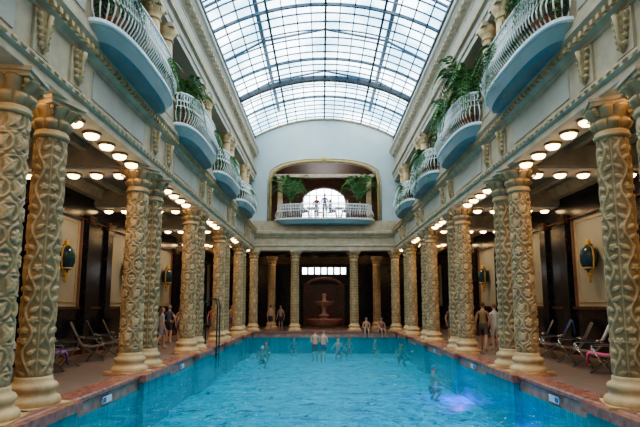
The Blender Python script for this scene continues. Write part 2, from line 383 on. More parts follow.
# ------------------------------------------------------------ lower entablature + gallery
def leaf_orn(b,x,y,z,s,sc=1):
    def P(dx,dy,dz): return (x-s*dx*sc,y+dy*sc,z+dz*sc)
    b.box(*sorted((x,x-s*0.05)),y-0.24*sc,y+0.24*sc,z-0.36*sc,z+0.36*sc,'stone2')
    for i in range(5):
        h=0.26-i*0.12; w=0.19-0.022*i
        for sg in (-1,1):
            b.add([P(.05,0,h-.1),P(.13,0,h),P(.15,sg*w*.55,h+.07),P(.06,sg*w,h+.04),P(.10,sg*w*.7,h-.05)],[(0,1,2),(0,2,4),(4,2,3)],'stone',True)
            b.ball(P(.08,sg*w*.9,h+.02),(.05*sc,.045*sc,.045*sc),'stone',6,4)
    b.tube([P(.08,0,-.34),P(.12,0,-.1),P(.13,0,.15),P(.17,0,.33)],[.02,.035,.04,.05],6,'stone')
for s,nm in ((1,'right'),(-1,'left')):
    b=MB()
    prof=[(5.55,CT),(4.80,CT),(4.80,6.06),(4.74,6.09),(4.74,6.20),(4.82,6.24),(4.82,6.98),(4.78,7.0),(4.78,7.06),(4.68,7.12),(4.68,7.2),(4.57,7.32),(4.57,7.42),(4.64,7.46),(4.64,7.60),(5.55,7.60)]
    b.prismy(prof,Y0,YB,'stone2',s)
    for y in ST:
        for d in (-.60,.60): leaf_orn(b,s*4.82,y+d,6.61,s)
        b.prismy([(4.80,6.32),(4.83,6.32),(4.83,6.9),(4.80,6.9)],y+1.3,y+4.2,'plaster',s)
    y=Y0+.2
    while y<YB-.2:
        b.ball((s*4.74,y,6.145),(.035,.09,.045),'stone',6,4); y+=.24
    y=Y0+.2
    while y<YB-.2:
        x0,x1=sorted((s*4.60,s*4.70)); b.box(x0,x1,y-.05,y+.05,7.13,7.22,'stone'); y+=.2
    b.obj('trim_entablature_'+nm)
    b=MB(); x0,x1=sorted((s*5.55,s*9.3)); b.box(x0,x1,Y0,YR,6.55,7.60,'brownceil'); b.obj('ceiling_aisle_'+nm)
    b=MB()
    for y in ST:
        b.prismy([(5.55,5.98),(XW,5.98),(XW,6.55),(5.55,6.55)],y-0.62,y+0.62,'stone2',s)
        b.prismy([(5.55,5.93),(XW,5.93),(XW,5.98),(5.55,5.98)],y-0.5,y+0.5,'plaster',s)
    for y in BAY+[33.0]:
        for dx in (6.6,7.8):
            b.prismy([(dx,6.4),(dx+.18,6.4),(dx+.18,6.55),(dx,6.55)],y-2.13,y+2.13 if y<33 else 42,'stone',s)
    b.prismy([(8.6,6.2),(9.0,6.2),(9.0,6.55),(8.5,6.55)],Y0,YR,'stone',s)
    b.obj('trim_ceiling_beams_'+nm)
    b=MB()
    def lamp(x,y,z):
        b.lathe([(0.19,0),(0.20,-0.03),(0.17,-0.055)],(x,y,z),12,'brass')
        b.lathe([(0.165,-0.05),(0.155,-0.09),(0.11,-0.135),(0.04,-0.155)],(x,y,z),10,'lamp')
    y=-4.0
    while y<33.3:
        if all(abs(y-(t+d))>0.42 for t in ST for d in (-.60,.60)): lamp(s*XC,y,CT)
        y+=0.76
    for y in ST:
        for k in range(5): lamp(s*(5.95+k*0.66),y,5.93)
    for y in (36.2,38.6):
        for k in range(6): lamp(s*(0.8+k*1.5),y,6.55)
    b.obj('ceiling_bowl_lamps')
    b=MB(); xs=sorted((s*XW,s*(XW+.3)))
    b.box(xs[0],xs[1],Y0,YR,0.1,10.9,'cream')
    b.obj('wall_'+nm)
    b=MB()
    def wb(d,y0,y1,z0,z1,k):
        x0,x1=sorted((s*XW,s*(XW-d))); b.box(x0,x1,y0,y1,z0,z1,k)
    wb(.05,Y0,YR,0.45,2.05,'black'); wb(.09,Y0,YR,2.05,2.15,'darkmarble'); wb(.08,Y0,YR,.45,.65,'darkmarble')
    wb(.10,Y0,YR,5.35,6.2,'black'); wb(.13,Y0,YR,5.30,5.36,'darkmarble')
    for y in ST+[36.5,40.5]:
        wb(.07,y-1.3,y+1.3,1.75,5.5,'black')
        for d in (-.85,.85):
            wb(.20,y+d-.24,y+d+.24,.45,5.5,'black'); wb(.24,y+d-.29,y+d+.29,.45,.8,'darkmarble'); wb(.24,y+d-.28,y+d+.28,5.2,5.5,'darkmarble')
        wb(.085,y-1.35,y-1.3,2.15,5.5,'brownred'); wb(.085,y+1.3,y+1.35,2.15,5.5,'brownred')
    for y in BAY:
        for (z0,z1) in ((2.3,2.33),(5.13,5.16)): wb(.03,y-1.25,y+1.25,z0,z1,'stone')
        for d in (-1.25,1.22): wb(.03,y+d,y+d+.03,2.3,5.16,'stone')
    b.obj('trim_marble_panelling_'+nm)
    b=MB()
    b.lathe([(0.02,-0.62),(0.10,-0.5),(0.07,-0.42),(0.20,-0.34),(0.27,-0.12),(0.27,0.12),(0.22,0.30),(0.10,0.40)],(0,0,0),16,'teal')
    for a in range(2):
        g=pi/2+pi*a
        b.tube([(0.0,0.10*math.sin(g),-.48),(0,0.26*math.sin(g),-.3),(0,0.31*math.sin(g),0),(0,0.26*math.sin(g),.3),(0,0.1*math.sin(g),.44)],0.03,5,'gold')
    b.lathe([(0.21,-.36),(0.24,-.33),(0.21,-.30)],(0,0,0),16,'gold')
    b.lathe([(0.10,.40),(0.15,.44),(0.06,.5),(0.09,.56),(0.02,.66)],(0,0,0),12,'gold')
    b.lathe([(0.02,-.82),(0.07,-.74),(0.03,-.66),(0.12,-.56),(0.11,-.48)],(0,0,0),12,'gold')
    b.box(-0.05,0.05,-.12,.12,-.55,.55,'gold') 
    me=b.mesh('wall_sconce')
    for y in BAY: 
        inst('wall_sconce',me,(s*(XW-0.27),y,3.75))
    b=MB()
    for y in ST:
        x0,x1=sorted((s*4.70,s*5.35))
        b.box(x0,x1,y-.62,y+.62,7.60,8.35,'stone2')
        b.box(*sorted((s*4.66,s*5.4)),y-1.0,y+1.0,8.35,8.47,'stone2')
        b.box(*sorted((s*4.75,s*5.35)),y-.95,y+.95,7.60,8.35,'stone2')
        b.box(*sorted((s*4.68,s*4.70)),y-.55,y+.55,7.75,8.2,'plaster')
        for d in (-.60,.60):
            yy=y+d; X=s*5.0
            b.box(X-.26,X+.26,yy-.26,yy+.26,8.47,8.62,'stone')
            b.lathe([(.22,8.62),(.225,8.8),(.21,9.8),(.19,10.25)],(X,yy,0),20,'stone',fn=lambda r,z,a:r+0.01*math.sin(8*a+z*9))
            b.lathe([(.20,10.25),(.24,10.28),(.2,10.32),(.22,10.45),(.32,10.62)],(X,yy,0),24,'stone',fn=lambda r,z,a:r+(0.03*abs(math.cos(4*a)) if z>10.4 else 0))
            b.box(X-.31,X+.31,yy-.31,yy+.31,10.62,10.75,'stone2')
        b.box(*sorted((s*5.3,s*5.6)),y-.35,y+.35,8.47,10.75,'plaster')
    b.obj('trim_gallery_pillars_'+nm)
    b=MB()
    prof=[(5.5,10.75),(4.85,10.75),(4.85,10.95),(4.80,10.98),(4.80,11.2),(4.74,11.25),(4.70,11.38),(4.86,11.45),(4.92,11.55),(4.92,12.35),(4.86,12.42),(4.72,12.55),(4.62,12.75),(4.55,12.80),(4.55,12.98),(4.68,13.05),(4.95,13.15),(5.5,13.15)]
    b.prismy(prof,Y0,YB,'plaster',s)
    b.prismy([(4.92,13.15),(5.5,13.15),(5.5,14.05),(5.02,14.05)],Y0,YB,'stone2',s)
    b.prismy([(4.84,13.85),(5.05,13.85),(5.05,14.02),(4.88,14.05)],Y0,YB,'greyiron',s)
    for z in (11.7,12.2): b.prismy([(4.905,z),(4.93,z),(4.93,z+.05),(4.905,z+.05)],Y0,YB,'stone',s)
    b.prismy([(4.70,11.25),(4.73,11.25),(4.73,11.32),(4.69,11.32)],Y0,YB,'stone',s)
    y=Y0+.2
    while y<YB-.2:
        x0,x1=sorted((s*4.66,s*4.84)); b.box(x0,x1,y-.08,y+.08,12.42,12.56,'stone2'); y+=.4
    b.obj('trim_upper_cornice_'+nm)
    b=MB(); x0,x1=sorted((s*5.5,s*9.3)); b.box(x0,x1,Y0,YR,10.75,11.0,'plaster'); b.obj('ceiling_gallery_'+nm)

# balconies
def balcony(name,hl,pr,bars):
    n=2.8
    def out(t):
        a=pi*t; c=math.cos(a); sn=math.sin(a)
        return Vector(((abs(sn)**(2/n))*pr,-(abs(c)**(2/n))*math.copysign(1,c)*hl,0))
    N=64
    pts=[out(i/N) for i in range(N+1)]
    L=[0]
    for i in range(N): L.append(L[-1]+(pts[i+1]-pts[i]).length)
    def at(d):
        for i in range(N):
            if L[i+1]>=d or i==N-1:
                f=(d-L[i])/max(1e-6,L[i+1]-L[i]); p=pts[i].lerp(pts[i+1],f); t=(pts[i+1]-pts[i]).normalized(); return p,Vector((t.y,-t.x,0))
    b=MB()
    def ring(z,k): return [(p.x*k,p.y*(1-(1-k)*.5),z) for p in pts]
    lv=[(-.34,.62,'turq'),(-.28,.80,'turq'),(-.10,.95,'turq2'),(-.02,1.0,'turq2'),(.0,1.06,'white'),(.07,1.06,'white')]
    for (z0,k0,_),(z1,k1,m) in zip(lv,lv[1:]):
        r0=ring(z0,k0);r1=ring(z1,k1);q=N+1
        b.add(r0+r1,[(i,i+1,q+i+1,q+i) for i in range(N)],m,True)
    b.add(ring(-.34,.62),[tuple(range(N+1))],'turq'); b.add(ring(.07,1.06),[tuple(range(N+1))],'stone2')
    T=L[-1]
    for i in range(bars+1):
        d=T*(0.012+0.976*i/bars); p,nr=at(d)
        prof=[(0,.07),(.05,.16),(.13,.28),(.15,.40),(.09,.54),(.02,.66),(0,.78),(0,1.02)]
        b.tube([p*0.97+nr*o+Vector((0,0,z)) for o,z in prof],0.018,4,'white')
    K=80
    def rail(z,r,off=0):
        q=[]
        for i in range(K+1):
            p,nr=at(T*i/K); q.append(p*0.97+nr*off+Vector((0,0,z)))
        b.tube(q,r,6,'white')
    rail(1.04,.04); rail(.80,.018); rail(.10,.02); rail(.62,.016,.035)
    M_=int(T/0.24)
    for i in range(M_):
        p,nr=at(T*(i+.5)/M_); tn=Vector((-nr.y,nr.x,0))
        b.tube([p*0.97+tn*.1*math.cos(2*pi*k/12)+Vector((0,0,.91+.09*math.sin(2*pi*k/12))) for k in range(12)],0.015,4,'white',closed=True)
    return b.mesh(name)
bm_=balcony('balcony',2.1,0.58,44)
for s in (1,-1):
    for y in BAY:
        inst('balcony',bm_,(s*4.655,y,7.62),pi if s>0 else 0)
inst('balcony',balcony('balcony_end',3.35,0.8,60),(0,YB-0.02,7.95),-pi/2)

# ------------------------------------------------------------ skylight
hw=5.0; rise=1.35; R=(hw*hw+rise*rise)/(2*rise); zc=14.0+rise-R; am=math.asin(hw/R)
def arc(t):
    a=am*t; return (R*math.sin(a),zc+R*math.cos(a))
N=16
sky=bpy.data.objects.new('window_skylight',None); COL.objects.link(sky)
b=MB()
vs=[];K=36
for i in range(K+1):
    x,z=arc(-1+2*i/K); vs+= [(x,Y0,z),(x,YB,z)]
b.add(vs,[(2*i,2*i+2,2*i+3,2*i+1) for i in range(K)],'glass',True)
b.obj('glass',parent=sky)
b=MB()
for i in range(N+1):
    x,z=arc(-1+2*i/N); r=0.022 if i%4 else 0.05
    b.box(x-r,x+r,Y0,YB,z-0.05,z+0.02,'greyiron')
y=Y0; k=0
while y<YB:
    big=(k%7==2)
    w=0.022 if not big else 0.045; h=0.045 if not big else 0.12
    for i in range(24):
        x0,z0=arc(-1+2*i/24); x1,z1=arc(-1+2*(i+1)/24)
        b.add([(x0,y-w,z0-h),(x0,y+w,z0-h),(x0,y+w,z0+.02),(x0,y-w,z0+.02),(x1,y-w,z1-h),(x1,y+w,z1-h),(x1,y+w,z1+.02),(x1,y-w,z1+.02)],[(0,1,5,4),(1,2,6,5),(2,3,7,6),(3,0,4,7)],'greyiron')
    y+=0.70;k+=1
for y in (5.3,16.4,27.5):
    pts=[]
    for i in range(33):
        x,z=arc(-1+2*i/32); pts.append((x,y,z-0.14))
    b.tube(pts,0.17,4,'iron',sm=False)
    b.tube([(p[0]*0.985,y,p[2]-0.32) for p in pts],0.03,4,'iron',sm=False)
b.obj('frame',parent=sky)
b=MB()
for x in (-3.4,3.4):
    b.box(x-.10,x+.10,Y0,YB+2,16.6,16.75,'greyiron')
for y in range(-4,36,5):
    b.tube([(-6.5,y,15.0),(-3.4,y,16.7),(0,y,17.4),(3.4,y,16.7),(6.5,y,15.0)],0.07,4,'greyiron')
b.obj('roof_truss')
for s,nm in ((1,'right'),(-1,'left')):
    b=MB(); x0,x1=sorted((s*5.4,s*9.3)); b.box(x0,x1,Y0,YR,11.0,11.2,'greyiron')
    b.box(*sorted((s*5.5,s*5.7)),Y0,YB,11.2,14.05,'plaster'); b.obj('roof_'+nm)

# ------------------------------------------------------------ walls with holes
def holed(b,x0,x1,yf,yb,zb,top,hx0,hx1,lo,hi,k,n=48):
    xs=sorted(set([x0+(x1-x0)*i/n for i in range(n+1)]+[hx0+(hx1-hx0)*i/n for i in range(n+1)]))
    def q(xa,xb,za0,za1,zb0,zb1):
        if za1-za0<1e-4 and zb1-zb0<1e-4: return
        for y in (yf,yb): b.add([(xa,y,za0),(xb,y,zb0),(xb,y,zb1),(xa,y,za1)],[(0,1,2,3)],k)
    for xa,xb in zip(xs,xs[1:]):
        m=(xa+xb)/2
        if hx0<m<hx1:
            q(xa,xb,zb,lo,zb,lo); q(xa,xb,hi(xa),top(xa),hi(xb),top(xb))
            b.add([(xa,yf,hi(xa)),(xb,yf,hi(xb)),(xb,yb,hi(xb)),(xa,yb,hi(xa))],[(0,1,2,3)],k)
            b.add([(xa,yf,lo),(xb,yf,lo),(xb,yb,lo),(xa,yb,lo)],[(0,1,2,3)],k)
        else: q(xa,xb,zb,top(xa),zb,top(xb))
    for x in (hx0,hx1): b.add([(x,yf,lo),(x,yb,lo),(x,yb,hi(x)),(x,yf,hi(x))],[(0,1,2,3)],k)
def topz(x):
    if abs(x)>=hw: return 14.0
    return zc+math.sqrt(R*R-x*x)
OH=3.75; UF=7.95
def hi1(x):
    t=min(1,abs(x)/OH); return 10.8+1.4*(1-t**2.4)**(1/2.4) if t<1 else 10.8
b=MB(); holed(b,-5.5,5.5,YB,YB+0.5,7.3,topz,-OH,OH,UF,hi1,'plasterb'); 
b.obj('wall_back_gable')
b=MB()
pts=[(-OH,YB-.03,UF+.03)]+[(-OH+2*OH*i/48,YB-.03,hi1(-OH+2*OH*i/48)) for i in range(49)]+[(OH,YB-.03,UF+.03)]
b.tube(pts,0.10,6,'gold'); b.tube([(p[0]*1.045,YB-.02,p[2]+(.16 if abs(p[0])<OH else 0)) for p in pts],0.05,6,'stone2')
b.ball((0,YB-.08,12.3),(.22,.12,.2),'gold'); 
for x in (-3.1,3.1):
    b.box(x-.16,x+.16,YB+.1,YB+.4,UF,10.9,'stone'); b.box(x-.22,x+.22,YB+.05,YB+.45,10.9,11.1,'stone2')
b.prismx([(YB+.1,11.1),(YB+.4,11.1),(YB+.4,11.3),(YB+.1,11.3)],-3.5,3.5,'stone2')
b.tube([(hw*0.99*t,YB-.03,topz(hw*0.99*t)-.1) for t in [i/20-1 for i in range(41)]],0.07,6,'stone2')
b.obj('trim_gable_arch')
b=MB()
b.prismx([(34.75,CT),(33.98,CT),(33.98,6.16),(33.92,6.2),(33.92,6.3),(34.0,6.34),(34.0,6.75),(33.95,6.8),(33.8,6.92),(33.7,7.05),(33.7,7.2),(33.85,7.25),(33.97,7.3),(33.97,7.95),(34.75,7.95)],-4.9,4.9,'stone2')
for i in range(40):
    x=-4.6+i*9.2/39; b.box(x-.06,x+.06,33.86,33.95,6.8,6.9,'stone')
b.obj('trim_entablature_back')
b=MB(); b.box(-5.5,5.5,YB+.5,YR,12.25,12.5,'brownred'); b.obj('ceiling_back_upper')
b=MB(); b.box(-5.45,5.45,YB+.45,YR,6.55,UF,'brownceil'); b.obj('ceiling_back_lower')
b=MB()
for s in (1,-1): b.box(*sorted((s*5.0,s*5.45)),YB+.5,39.4,UF,12.25,'brownred')
def hi2(x): 
    t=min(1,abs(x)/1.75); return 10.4+1.15*math.sqrt(max(0,1-t*t))
holed(b,-5.45,5.45,39.4,39.7,UF,lambda x:12.25,-1.75,1.75,8.7,hi2,'brownred')
b.obj('wall_back_upper')
b=MB()
pp=[(-1.75,39.4,8.7)]+[(-1.75+3.5*i/24,39.4,hi2(-1.75+3.5*i/24)) for i in range(25)]+[(1.75,39.4,8.7)]
b.tube(pp,0.08,6,'white',closed=True)
for x in (-1.17,-.6,0,.6,1.17): b.box(x-.03,x+.03,39.38,39.44,8.7,hi2(x),'white')
for z in (9.3,9.85,10.36,10.9): 
    xx=1.75 if z<10.4 else 1.55
    b.box(-xx,xx,39.38,39.44,z,z+.06,'white')
b.obj('window_1')
b=MB()
holed(b,-9.3,9.3,YR,YR+.3,0.1,lambda x:7.6,-1.9,1.9,4.75,lambda x:5.35,'black')
b.box(-9,9,YR-.06,YR,5.6,6.2,'darkmarble')
b.obj('wall_back')
b=MB()
for i in range(8):
    x=-1.9+3.8*i/7; b.box(x-.08,x+.08,YR-.02,YR+.06,4.75,5.35,'iron')
b.box(-1.95,1.95,YR-.03,YR+.05,4.7,4.77,'iron'); b.box(-1.95,1.95,YR-.03,YR+.05,5.33,5.40,'iron')
b.obj('window_2')
b=MB(); b.box(-9.3,9.3,Y0-.3,Y0,-1,14.05,'plaster')
b.add([(0,Y0,14.0)]+[(hw*t,Y0,topz(hw*t)) for t in [i/10-1 for i in range(21)]],[tuple([0]+list(range(1,22)))],'plaster')
b.obj('wall_front')

# fountain in the back room
b=MB()
b.box(-2.0,2.0,38.2,40.6,.45,.62,'darkmarble')
b.lathe([(1.2,.62),(1.3,.7),(1.35,1.0),(1.45,1.1),(1.4,1.18),(1.2,1.15),(1.1,.9),(.3,.85)],(0,39.4,0),32,'redmarble')
b.lathe([(.3,.85),(.35,1.1),(.2,1.3),(.16,1.9),(.24,2.1),(.6,2.25),(.75,2.45),(.78,2.5),(.7,2.48),(.2,2.4),(.12,2.8),(.2,2.95),(.12,3.1)],(0,39.4,0),24,'pinkmarble')
b.lathe([(.4,1.3+.0),(.42,1.45),(.3,1.5)],(0,39.4,0),20,'pinkmarble')
b.obj('marble_fountain')
b=MB()
b.box(-1.7,-1.2,YR-.5,YR-.06,.45,4.0,'darkmarble'); b.box(1.2,1.7,YR-.5,YR-.06,.45,4.0,'darkmarble')
pp=[(1.45*math.cos(pi*i/16),YR-.3,3.8+.55*math.sin(pi*i/16)) for i in range(17)]
b.tube(pp,.14,8,'redmarble'); b.box(-1.2,1.2,YR-.12,YR-.06,.45,3.9,'darkmarble')
b.obj('trim_fountain_niche')

# ------------------------------------------------------------ plants
def frond(b,base,az,L,rise_,droop,lw,n,k):
    d=Vector((math.cos(az),math.sin(az),0)); side=Vector((-d.y,d.x,0)); pts=[]
    for i in range(n+1):
        t=i/n; pts.append(Vector(base)+d*L*t*(1-0.15*t)+Vector((0,0,rise_*math.sin(min(1,t*1.1)*pi*0.6)-droop*t*t)))
    b.tube(pts,[0.014*(1-.7*i/n) for i in range(n+1)],4,k)
    for i in range(2,n+1):
        t=i/n; w=lw*math.sin(pi*(0.12+0.83*t))
        tn=(pts[i]-pts[i-1]).normalized()
        for sg in (-1,1):
            p=pts[i]; e=p+side*sg*w+tn*w*.55+Vector((0,0,-w*.35)); m=p.lerp(e,.5)
            b.add([p,m+tn*.03+Vector((0,0,.02)),e,m-tn*.035],[(0,1,2,3)],k)
def plant(name,n,L,rise_,droop,lw,seed=1,trunk=0.0):
    random.seed(seed); b=MB()
    b.lathe([(.16,0),(.24,.3),(.27,.34),(.27,.38),(.23,.38),(.22,.33),(.05,.32)],(0,0,0),16,'terra')
    if trunk: b.tube([(0,0,.3),(.02,0,.3+trunk*.5),(0,.02,.3+trunk)],[.07,.055,.05],7,'stone')
    for i in range(n):
        az=2*pi*i/n*2.618+random.random()*.4; s_=0.65+random.random()*.45
        frond(b,(0,0,.33+trunk),az,L*s_,rise_*(0.5+random.random()*.8),droop*(.5+random.random()),lw,16,'green' if i%3 else 'green2')
    return b.mesh(name,False)
palm=plant('potted_palm',24,1.75,1.8,1.0,.40,seed=3,trunk=.9)
fern=plant('potted_fern',40,.95,.6,1.1,.17,seed=5,trunk=.35)
fern2=plant('potted_fern_b',38,1.15,1.0,1.2,.22,seed=9,trunk=.65)
inst('potted_palm',palm,(-2.35,YB-.25,8.03)); inst('potted_palm',palm,(2.45,YB-.25,8.03),1.3)
for (x,y,m,r,sc) in [(-4.48,9.7,fern2,0,.9),(-4.48,15.4,fern2,1,.9),(-4.48,17.9,fern,1,1),(-4.48,21.3,fern,2,1),(-4.48,27.0,fern,.4,1),
      (4.48,9.8,fern2,1.5,1.0),(4.46,11.9,fern,1.5,1),(4.46,15.3,fern2,2.5,1.15),(4.46,17.4,fern2,.6,1.0),(4.48,21.3,fern,.7,1.2),(-4.48,12.3,fern,2.2,.9),(4.48,26.6,fern,.7,1.0)]:
    inst('potted_fern',m,(x,y,7.695),r,sc=sc)

# ------------------------------------------------------------ furniture
def chair(fab):
    b=MB()
    pr=[(-.50,1.10),(-.38,.84),(-.24,.56),(-.16,.44),(.08,.40),(.40,.45)]
    vs=[];w=.25
    for x,z in pr: vs+=[(x,-w,z),(x,w,z),(x-.01,-w,z-.02),(x-.01,w,z-.02)]
    fs=[]
    for i in range(len(pr)-1):
        a=4*i;c=4*i+4; fs+=[(a,a+1,c+1,c),(a+2,c+2,c+3,a+3),(a,c,c+2,a+2),(a+1,a+3,c+3,c+1)]
    b.add(vs,fs,fab,True)
    for sg in (-1,1):
        y=sg*.27
        b.tube([(x,y,z) for x,z in pr],.018,6,'bronze')
        b.tube([(-.33,y,.70),(-.1,y*1.08,.66),(.30,y*1.08,.64),(.38,y*1.08,.60),(.20,y*1.05,.30),(-.02,y*1.05,.016)],.016,6,'steel')
        b.tube([(-.20,y,.50),(.05,y,.28),(.42,y,.016)],.016,6,'bronze')
        b.box(-.12,.32,y*1.08-.03,y*1.08+.03,.655,.68,'dark')
    for x,z in (pr[0],pr[-1],(.42,.02),(-.02,.02)): b.tube([(x,-.28,z),(x,.28,z)],.016,6,'bronze')
    return b.mesh('deck_chair')
ch1=chair('greyfab'); ch2=chair('dark')
def tgeo(b,k,back=False):
    n=8; vs=[]
    prof=[(-.10,.425),(.08,.415),(.2,.43),(.42,.465),(.47,.40),(.50,.15)] if not back else [(-.60,.7),(-.56,1.08),(-.50,1.135),(-.45,1.06),(-.34,.82),(-.24,.62)]
    for i in range(n+1):
        w=-.22+.44*i/n
        for x,z in prof: vs.append((x+.02*math.sin(i*1.7),w,z+.012*math.sin(i*2.1)+.02))
    q=len(prof)
    b.add(vs,[(i*q+j,i*q+j+1,(i+1)*q+j+1,(i+1)*q+j) for i in range(n) for j in range(q-1)],k,True)
def towel(parent,name,k,back=False):
    b=MB(); tgeo(b,k,back); o=b.obj(name,parent=parent); mo=o.modifiers.new('s','SOLIDIFY'); mo.thickness=.02
L_=[];R_=[]
for i,(x,y,r) in enumerate([(-7.2,12.1,.2),(-7.5,13.5,.5),(-7.7,14.7,.6),(-7.6,16.2,.4),(-7.7,17.5,.5),(-7.8,19.0,.4),(-7.8,21.3,.4),(-7.8,22.4,.4)]):
    L_.append(inst('deck_chair',ch1 if i%2 else ch2,(x,y,DZ),r,sc=1.1))
for i,(x,y,r) in enumerate([(7.3,12.1,pi-.3),(7.3,13.3,pi-.5),(7.5,14.6,pi-.5),(7.6,15.8,pi-.4),(7.6,17.1,pi-.5),(7.6,18.4,pi-.4),(7.7,22.4,pi-.4)]):
    R_.append(inst('deck_chair',ch1 if i%3 else ch2,(x,y,DZ),r,sc=1.1))
towel(L_[0],'pink_towel','pink'); towel(L_[1],'purple_towel','purple'); towel(L_[0],'white_towel','wtowel',True)
towel(L_[2],'white_towel','wtowel',True)
towel(R_[2],'white_towel','wtowel',True); towel(R_[1],'pink_towel','pink'); towel(R_[4],'blue_towel','bluebag',True)
def ladder(loc,rz):
    b=MB()
    for sg in (-1,1):
        y=sg*.27
        b.tube([(.35,y,.0),(.35,y,1.5),(.33,y,1.75),(.2,y,1.95),(0,y,2.0),(-.18,y,1.92),(-.25,y,1.7),(-.25,y,-.9)],.032,8,'darkgreen')
        b.lathe([(.07,0),(.07,.02),(.03,.04)],(.35,y,0),12,'steel')
    for z in (-.2,-.45,-.7): b.box(-.30,-.2,-.27,.27,z-.015,z+.015,'steel')
    b.tube([(.35,-.27,.9),(.35,.27,.9)],.02,6,'darkgreen')
    b.obj('pool_ladder',loc,rz)
ladder((-4.84,21.6,.49),pi)

# ------------------------------------------------------------ people
def cm(key,col,rough=.6):
    if key not in M: M[key]=mat(key,col,rough,var=.06)
    return key
def person(name,loc,rz,pose='stand',skin=(.56,.31,.20),top=None,bottom=(.03,.04,.10),hair=(.05,.03,.02),longhair=False,cap=None,h=1.75,arm='down',shortlen=.75):
    sk=cm('skin_%02d_%02d'%(skin[0]*100,skin[1]*100),skin,.5)
    hk=cm('hair_%02d'%(hair[0]*100),hair,.6)
    bk=cm('shorts_%02d%02d%02d'%tuple(int(c*99) for c in bottom),bottom,.8)
    tk=cm('shirt_%02d%02d%02d'%tuple(int(c*99) for c in top),top,.8) if top else None
    ck=cm('cap_%02d%02d%02d'%tuple(int(c*99) for c in cap),cap,.5) if cap else None
    dk=cm('eye_dark',(.02,.015,.012),.2); lk=cm('lip',(.45,.14,.12),.5)
    J={}
    up=0
    if pose=='crouch': up=-.50
    if pose=='sit': up=-.86
    V=lambda x,y,z:Vector((x,y,z))
    lean=-.05 if pose=='crouch' else 0
    J['pel']=(V(0,0,.96+up),.115);J['bel']=(V(0,-.01,1.09+up),.105);J['che']=(V(0,lean,1.27+up),.125)
    J['nb']=(V(0,lean,1.43+up),.075);J['nk']=(V(0,lean-.01,1.52+up),.052);J['hb']=(V(0,lean-.015,1.60+up),.05)
    E=[('pel','bel'),('bel','che'),('che','nb'),('nb','nk'),('nk','hb')]
    for sg,q in ((1,'L'),(-1,'R')):
        J['hip'+q]=(V(.095*sg,0,.88+up),.095)
        if pose=='stand': kn=V(.10*sg,-.02,.50);an=V(.11*sg,.03,.10);to=V(.13*sg,-.14,.035)
        elif pose=='walk': 
            d=sg; kn=V(.10*sg,-.04-.14*d,.50);an=V(.10*sg,.08-.26*d,.12+(.06 if d<0 else -.02));to=V(.11*sg,-.09-.28*d,.035+(.0 if d<0 else .02))
        elif pose=='crouch': kn=V(.16*sg,-.36,.46);an=V(.14*sg,-.05,.10);to=V(.16*sg,-.22,.035)
        else: kn=V(.12*sg,-.42,.09);an=V(.12*sg,-.46,-.34);to=V(.13*sg,-.62,-.39)
        J['kn'+q]=(kn,.058);J['md'+q]=(kn.lerp(an,.35)+V(0,.012,0),.054);J['an'+q]=(an,.036);J['to'+q]=(to,.028)
        J['he'+q]=(an+V(0,.045,-.055) ,.03)
        sh=V(.175*sg,lean,1.40+up);
        if arm=='down': el=V(.25*sg,.04,1.12+up);wr=V(.27*sg,-.05,.88+up)
        elif arm=='out': el=V(.38*sg,-.12,1.22+up);wr=V(.42*sg,-.36,1.20+up)
        elif arm=='swim': el=V(.33*sg,-.16,1.15+up);wr=V(.30*sg,-.40,1.08+up)
        elif arm=='hips': el=V(.36*sg,.06,1.17+up);wr=V(.20*sg,-.04,1.03+up)
        elif arm=='fold': el=V(.26*sg,-.03,1.14+up);wr=V(.10*sg,-.22,1.16+up)
        elif arm=='lap': el=V(.24*sg,-.05,1.12+up);wr=V(.12*sg,-.27,1.03+up)
        J['sh'+q]=(sh,.062);J['el'+q]=(el,.042);J['fa'+q]=(el.lerp(wr,.3),.042);J['wr'+q]=(wr,.025)
        d=(wr-el).normalized(); sd=V(0,-1,0) if abs(d.y)<.6 else V(-sg,0,0); sd=(sd-d*sd.dot(d)).normalized(); nrm=d.cross(sd)*(sg)
        if nrm.x*sg>0: nrm=-nrm
        pa=wr+d*.05; J['pa'+q]=(pa,.028)
        J['pb'+q]=(wr+d*.085,.026)
        E+=[('pel','hip'+q),('hip'+q,'kn'+q),('kn'+q,'md'+q),('md'+q,'an'+q),('an'+q,'to'+q),('an'+q,'he'+q),('nb','sh'+q),('sh'+q,'el'+q),('el'+q,'fa'+q),('fa'+q,'wr'+q),('wr'+q,'pa'+q),('pa'+q,'pb'+q)]
        for k,ln in enumerate((.9,1.0,.94,.75)):
            o=(.030-.020*k); f1=pa+d*(.075)+sd*o*1.25; f2=f1+d*.04*ln+nrm*.012; f3=f2+d*.028*ln+nrm*.018
            J['f%d1'%k+q]=(f1,.0095);J['f%d2'%k+q]=(f2,.009);J['f%d3'%k+q]=(f3,.008)
            E+=[('pb'+q,'f%d1'%k+q),('f%d1'%k+q,'f%d2'%k+q),('f%d2'%k+q,'f%d3'%k+q)]
        t1=wr+d*.035+sd*.038;t2=t1+d*.035+sd*.015
        J['t1'+q]=(t1,.012);J['t2'+q]=(t2,.010); E+=[('pa'+q,'t1'+q),('t1'+q,'t2'+q)]
    names=list(J); me=bpy.data.meshes.new('sk'); me.from_pydata([J[n][0] for n in names],[(names.index(a),names.index(c)) for a,c in E],[])
    ob=bpy.data.objects.new('sk',me); COL.objects.link(ob)
    ob.modifiers.new('Skin','SKIN'); sb=ob.modifiers.new('Sub','SUBSURF'); sb.levels=1; sb.render_levels=1
    for i,n in enumerate(names):
        r=J[n][1]*1.12; ob.data.skin_vertices[0].data[i].radius=(r,r)
    ob.data.skin_vertices[0].data[0].use_root=True
    dg=bpy.context.evaluated_depsgraph_get(); em=bpy.data.meshes.new_from_object(ob.evaluated_get(dg))
